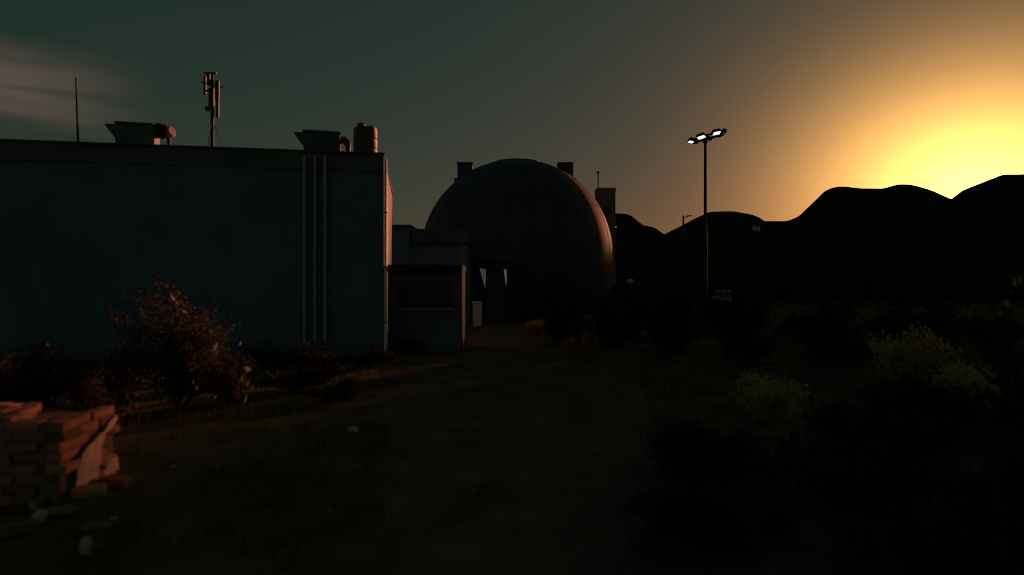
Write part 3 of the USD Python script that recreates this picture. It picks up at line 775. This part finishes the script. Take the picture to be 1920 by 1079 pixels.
def leaves(centres, size, aspect, rng, up=0.3):
    """Pointed leaves (two triangles each) at the centres, turned every way."""
    n = len(centres)
    d = rng.normal(size=(n, 3))
    d[:, 2] += up
    d /= np.linalg.norm(d, axis=1, keepdims=True)
    s = np.cross(d, rng.normal(size=(n, 3)))
    s /= np.linalg.norm(s, axis=1, keepdims=True)
    nrm = np.cross(d, s)
    L = size * rng.uniform(0.6, 1.4, n)[:, None]
    w = L * aspect
    v = np.stack([centres, centres + d * L * 0.5 + s * w * 0.5 + nrm * w * 0.15, centres + d * L, centres + d * L * 0.5 - s * w * 0.5 + nrm * w * 0.15], 1).reshape(-1, 3)
    i = np.arange(n)[:, None] * 4
    f = np.vstack([i + [0, 1, 2], i + [0, 2, 3]])
    return trimesh.Trimesh(v, f, process=False)


def make_shrub(t, seed, w, h, n_stems, n_leaves, leaf, aspect, leaf_m, spread=1.0, droop=0.0, bare=0.15):
    """Stems that fork from the foot; leaf clumps along their upper lengths."""
    rng = np.random.default_rng(seed)
    pts, stems = [], []
    for q in range(n_stems):
        a = rng.uniform(0, 2 * math.pi)
        out = rng.uniform(0.15, 1.0) ** 0.7 * w / 2 * spread
        hh = h * rng.uniform(0.55, 1.0) * (1 - 0.35 * (out / (w / 2)) ** 2)
        tip = np.array([math.cos(a) * out, math.sin(a) * out, hh])
        mid = tip * [0.45, 0.45, 0.6] + rng.normal(0, 0.06 * w, 3) * [1, 1, 0.4]
        tip[2] -= droop * out
        s = np.linspace(0, 1, 7)[:, None]
        line = (1 - s) ** 2 * np.zeros(3) + 2 * s * (1 - s) * mid + s ** 2 * tip
        line[0] = [math.cos(a) * 0.03, math.sin(a) * 0.03, -0.08]
        rad = np.linspace(0.012, 0.003, 7) * max(h, 0.5)
        stems.append((line, rad))
        for _ in range(3):
            k = rng.integers(2, 6)
            d = rng.normal(0, 1, 3) * [1, 1, 0.6] + [0, 0, 0.5]
            e = line[k] + d / np.linalg.norm(d) * h * rng.uniform(0.12, 0.28)
            stems.append((np.array([line[k], (line[k] + e) / 2 + rng.normal(0, 0.01, 3), e]), np.array([0.006, 0.004, 0.002]) * max(h, 0.5)))
    for line, rad in stems:
        part(t, 'stem', tube(line, rad, 5), bark) if len(line) == 7 else None
    twigs = cat(*[tube(l_, r_, 4) for l_, r_ in stems if len(l_) == 3])
    part(t, 'twigs', twigs, bark, kind='stuff')
    per = max(1, n_leaves // len(stems))
    for line, rad in stems:
        u = rng.uniform(bare if len(line) == 7 else 0.2, 1.0, per)
        seg = u * (len(line) - 1)
        i = np.minimum(seg.astype(int), len(line) - 2)
        c_ = line[i] + (line[i + 1] - line[i]) * (seg - i)[:, None]
        clump = rng.normal(0, 1, (per, 3)) * 0.055 * (w + h) / 2
        pts.append(c_ + clump)
    pts = np.vstack(pts)
    pts[:, 2] = np.maximum(pts[:, 2], 0.03)
    part(t, 'foliage', leaves(pts, leaf, aspect, rng), leaf_m, kind='stuff')
    return t


def foot(px, py_base):
    x, y = at(px, py_base)
    return np.array([x, y, float(ground_z(x, y)) - 0.02])


# tall dry shrub behind the brick wall
Y = 9.2
t = thing('dry_shrub', 'tall dry brown shrub behind the brick wall, before the blue wall', 'shrub', ((342 - CX) / F * Y, Y, 0))
make_shrub(t, 21, 1.35, 1.86, 18, 8000, 0.055, 0.5, leaf_brown)
for (px, py, L) in ((352, 738, 0.14), (366, 722, 0.08), (404, 741, 0.10), (462, 738, 0.12), (468, 712, 0.13), (458, 690, 0.15), (449, 648, 0.08), (408, 642, 0.13), (318, 548, 0.16), (345, 578, 0.10), (300, 556, 0.09), (352, 590, 0.09), (410, 655, 0.09), (440, 700, 0.10), (470, 725, 0.08), (455, 705, 0.09), (360, 712, 0.08), (398, 618, 0.08)):
    c = P(px, py, Y - 0.35) - np.array([(342 - CX) / F * Y, Y, 0])
    lv = leaves(np.array([c]), L, 0.42, np.random.default_rng(int(px)), up=-1.5 if py > 600 else 0.5)
    part(t, 'pale_leaf', lv, leaf_pale, label='pale dry leaf hanging from the shrub')
dry = t
t2 = thing('dry_shrub', 'low dry shrub at the right foot of the tall dry brown shrub', 'shrub', ((440 - CX) / F * 9.6, 9.6, 0))
make_shrub(t2, 22, 0.75, 0.80, 10, 1700, 0.07, 0.5, leaf_brown)
# reddish shrubs behind the brick wall at the left edge
t = thing('reddish_shrub', 'reddish dry shrub spreading behind the brick wall at the left edge', 'shrub', ((60 - CX) / F * 8.0, 8.0, 0))
make_shrub(t, 31, 1.7, 1.15, 18, 5200, 0.065, 0.5, leaf_red)
red = t
copy_of(red, 'reddish dry shrub between the left edge shrub and the tall brown shrub', ((195 - CX) / F * 8.3, 8.3, 0), 1.3, (0.8, 0.8, 0.95), group=None)
copy_of(red, 'low reddish shrub overhanging the top of the brick wall', (-4.1, 6.35, 0), 2.2, (0.6, 0.4, 0.83))
# low dark shrubs along the foot of the long building
t = thing('low_shrub', 'low dark shrub at the blue wall foot, beside the tall brown shrub', 'shrub', ((520 - CX) / F * 14.0, 14.0, 0))
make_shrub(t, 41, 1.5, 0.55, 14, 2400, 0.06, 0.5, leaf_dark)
low = t
for px, Yd, sc, rz, lb in ((600, 13.2, (1.1, 1, 1.1), 0.8, 'low dark shrub at the blue wall foot, under the white pipes'), (690, 14.2, (1, 1, 0.8), 2.0, 'low dark shrub at the right corner of the blue wall'),
                           (560, 11.0, (1.1, 1.1, 0.8), 3.0, 'low dark shrub in the open left of the path, before the pipes'), (640, 10.0, (0.8, 0.8, 0.6), 4.0, 'small low shrub left of the path, behind the oblong stone'),
                           (770, 17.2, (0.9, 0.7, 0.7), 5.0, 'low dark shrub at the foot of the lean-to shed')):
    copy_of(low, lb, ((px - CX) / F * Yd, Yd, 0), rz, sc)

# olive shrubs right of the path
t = thing('olive_shrub', 'olive shrub right of the path, below the right hill, largest of its kind', 'shrub', ((1722 - CX) / F * 11.0, 11.0, 0))
make_shrub(t, 51, 1.25, 1.15, 15, 4200, 0.07, 0.45, leaf_olive)
olive = t
for px, Yd, sc, rz, lb in (
        (1820, 9.0, (0.75, 0.75, 0.66), 1.0, 'smaller olive shrub just right of the largest olive shrub'),
        (1432, 8.6, (0.85, 0.85, 0.58), 2.0, 'rounded olive shrub nearest the path in the right half'),
        (1108, 21.0, (1.0, 0.8, 0.85), 3.0, 'brownish shrub at the right side of the path before the dome'),
        (1010, 23.5, (1.1, 0.9, 0.55), 4.0, 'low wide shrub on the path edge under the middle of the dome'),
        (1515, 22.0, (1.0, 1.0, 0.85), 5.0, 'dark shrub below the gap right of the parked car'),
        (1250, 19.0, (1.2, 1.0, 0.6), 0.5, 'low dark shrub right of the path, left below the parked car'),
        (1590, 14.5, (1.2, 1.2, 0.75), 1.6, 'dark shrub left of the largest olive shrub'),
        (1400, 15.0, (1.0, 1.0, 0.6), 2.6, 'low dark shrub below the parked car'),
        (1660, 24.0, (1.4, 1.2, 0.8), 3.6, 'wide dark shrub far back under the middle hill'),
        (1850, 18.0, (1.5, 1.2, 1.0), 4.6, 'wide dark shrub far back at the right, under the right hill')):
    copy_of(olive if px in (1820, 1432, 1108, 1010) else low, lb, ((px - CX) / F * Yd, Yd, 0), rz, sc if px in (1820, 1432, 1108, 1010) else (sc[0], sc[1], sc[2] * 1.9))

# dark bushes added in a loose row right of the path, to shade it
t = thing('tall_bush', 'added dark tall bush right of the path, nearest the dome in the bush row', 'bush', (2.75, 18.6, 0))
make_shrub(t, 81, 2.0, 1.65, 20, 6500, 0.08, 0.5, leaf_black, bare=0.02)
tall = t
for x, y, sc, rz, lb in (
        (4.2, 17.6, (1.1, 1.0, 0.95), 1.0, 'added dark bush second from the path in the bush row'), (5.9, 17.0, (1.0, 1.0, 1.0), 2.0, 'added dark bush left of the parked car in the bush row'),
        (7.6, 16.2, (1.1, 1.1, 0.9), 3.0, 'added dark bush below right of the parked car in the bush row'), (9.4, 15.4, (1.1, 1.1, 0.95), 4.0, 'added dark bush under the middle hill in the bush row'),
        (2.3, 21.6, (0.85, 0.9, 0.92), 5.5, 'added dark bush just left of the bush row, before the dome'), (1.5, 21.2, (0.62, 0.7, 0.78), 1.9, 'small added dark bush at the right edge of the path before the dome'), (3.7, 20.9, (1.0, 1.0, 0.95), 2.9, 'added dark bush under the right edge of the dome, just behind the bush row'),
        (1.75, 26.5, (0.9, 0.9, 1.0), 0.2, 'added dark bush at the path edge before the right half of the dome'),
        (3.3, 25.5, (1.2, 1.2, 1.0), 5.0, 'added dark bush under the tower, behind the bush row'), (5.3, 24.0, (1.2, 1.2, 1.05), 0.6, 'added dark bush under the low end of the left hill, behind the bush row'),
        (7.9, 25.0, (1.3, 1.3, 1.0), 1.6, 'added dark bush near the foot of the tall floodlight'), (6.3, 33.0, (1.3, 1.3, 1.2), 2.6, 'added dark bush just right of the dome foot')):
    copy_of(tall, lb, (x, y, 0), rz, sc)
rng = np.random.default_rng(5)
n = 9000
sy = rng.uniform(62, 150, n)
sxp = rng.uniform(0.05, 1.25, n) * sy
nz = meshkit.fbm(np.stack([sxp * 0.12, sy * 0.12, sxp * 0], -1), 3, 20)
sz = rng.uniform(0, 1, n) * (0.4 + 2.6 * nz)
ok = (np.hypot(sxp - 18.3, sy - 57.0) > 7) & (np.abs(sxp - (1182 - CX) / F * sy) > 0.6)
top('distant_scrub', leaves(np.stack([sxp, sy, sz], -1)[ok], 1.0, 0.6, rng), leaf_dark, 'low dark scrub added to darken the plain before the hills', 'scrub', kind='stuff')  # scrub added to hide the brighter far ground

# dark near shrubs in the lower right
t = thing('dark_shrub', 'dense dark shrub beside the path in the lower right, leftmost of its kind', 'shrub', (1.75, 5.9, 0))
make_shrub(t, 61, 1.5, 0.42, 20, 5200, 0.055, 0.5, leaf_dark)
dark = t
for x, y, sc, rz, lb in ((1.35, 4.4, (0.75, 0.8, 0.8), 1.0, 'dense dark shrub beside the path at the bottom edge'), (2.7, 5.2, (1.0, 1.0, 1.3), 2.0, 'dense dark shrub in the middle of the lower right'),
                         (3.6, 6.6, (1.1, 1.1, 1.4), 3.0, 'dense dark shrub below the smaller olive shrub'), (2.5, 3.9, (0.9, 0.9, 0.9), 4.0, 'dense dark shrub at the bottom edge of the lower right'),
                         (3.5, 4.5, (1.0, 1.0, 1.2), 5.0, 'dense dark shrub in the lower right corner'), (4.9, 7.6, (1.2, 1.2, 1.5), 0.4, 'dense dark shrub at the right edge, below the pale-leaved shrub')):
    copy_of(dark, lb, (x, y, 0), rz, sc)

# pale-leaved shrub at the right edge
Y = 6.6
bx_ = (1925 - CX) / F * Y
t = thing('pale_leaved_shrub', 'tall thin shrub with a few broad pale leaves at the right edge', 'shrub', (bx_, Y, 0))
make_shrub(t, 71, 0.7, 1.62, 7, 900, 0.09, 0.5, leaf_dark, bare=0.35)
for (px, py, L) in ((1880, 562, 0.15), (1876, 585, 0.10), (1903, 541, 0.13), (1915, 536, 0.12), (1892, 552, 0.09)):
    c = P(px, py, Y - 0.2) - np.array([bx_, Y, 0])
    part(t, 'broad_leaf', leaves(np.array([c]), L, 0.55, np.random.default_rng(int(px)), up=1.0), leaf_pale, label='broad pale leaf')

# grass and pebbles
rng = np.random.default_rng(77)
N = 5200
gxx, gyy = rng.uniform(-9, 14, N), rng.uniform(2.2, 30, N)
l_, r_ = path_edges(gyy)
nn = meshkit.fbm(np.stack([gxx * 0.5, gyy * 0.5, gxx * 0], -1), 3, 12)
inb = (gxx < -3.3) & (gyy > 15.0) | (gxx < WX + 0.1) & (gyy > WY0 - 0.1) & (gyy < WY1 + 0.1)
keep = ((gxx < l_ - 0.1) | (gxx > r_ + 0.1)) & (nn > 0.42) & ~inb & (np.abs(gxx) < gyy * 0.85 + 1)
gxx, gyy = gxx[keep], gyy[keep]
B = 9
n = len(gxx) * B
bx0 = np.repeat(gxx, B) + rng.normal(0, 0.06, n)
by0 = np.repeat(gyy, B) + rng.normal(0, 0.06, n)
base = np.stack([bx0, by0, ground_z(bx0, by0) - 0.01], -1)
lean = rng.normal(0, 0.45, (n, 3)) * [1, 1, 0] + [0, 0, 1]
lean /= np.linalg.norm(lean, axis=1, keepdims=True)
hh = rng.uniform(0.08, 0.30, n)[:, None]
side = np.stack([-lean[:, 1], lean[:, 0], lean[:, 0] * 0], -1) + rng.normal(0, 0.3, (n, 3)) * [1, 1, 0]
side /= np.linalg.norm(side, axis=1, keepdims=True) + 1e-9
wdt = 0.004
bend = rng.normal(0, 0.06, (n, 3)) * [1, 1, 0.3]
vv = np.stack([base - side * wdt, base + side * wdt, base + lean * hh * 0.6 + side * wdt * 0.8, base + lean * hh * 0.6 - side * wdt * 0.8, base + lean * hh + bend], 1).reshape(-1, 3)
i = np.arange(n)[:, None] * 5
ff = np.vstack([i + [0, 1, 2], i + [0, 2, 3], i + [3, 2, 4]])
top('grass', (vv, ff), grass_dry, 'sparse dry grass on both sides of the path', 'grass', kind='stuff')
peb = []
for q in range(420):
    y = rng.uniform(2.4, 16)
    x = rng.uniform(-0.7, 0.8) * y
    if x < WX + 0.15 and WY0 - 0.1 < y < WY1 + 0.1:
        continue
    r = rng.uniform(0.008, 0.028)
    m = rock(r, (1, 0.8, 0.6), int(rng.integers(1, 60)), 1)
    peb.append(m.apply_translation([x, y, float(ground_z(x, y)) + r * 0.5]))
top('pebbles', cat(*peb), grey_stone, 'small pebbles strewn over the earth and the path', 'pebbles', kind='stuff')

# ------------------------------------------------------------------ repeats share a group phrase
GROUPS = {'stone': 'loose stones on the ground left of the path', 'loose_brick': 'fallen bricks at the foot of the brick wall', 'dry_shrub': 'dry brown shrubs before the blue wall',
          'reddish_shrub': 'reddish shrubs round the brick wall', 'low_shrub': 'low dark shrubs on the plain', 'olive_shrub': 'olive shrubs right of the path',
          'dark_shrub': 'dense dark shrubs in the lower right', 'tall_bush': 'dark bushes added in a loose row to shade the path', 'roof_cooler': 'box coolers on the flat roof'}
for pr in stage.GetPrimAtPath('/World').GetChildren():
    nm = pr.GetName()
    nm = nm[:-4] if nm[-4:-3] == '_' and nm[-3:].isdigit() else nm
    if nm in GROUPS:
        pr.SetCustomDataByKey('group', GROUPS[nm])
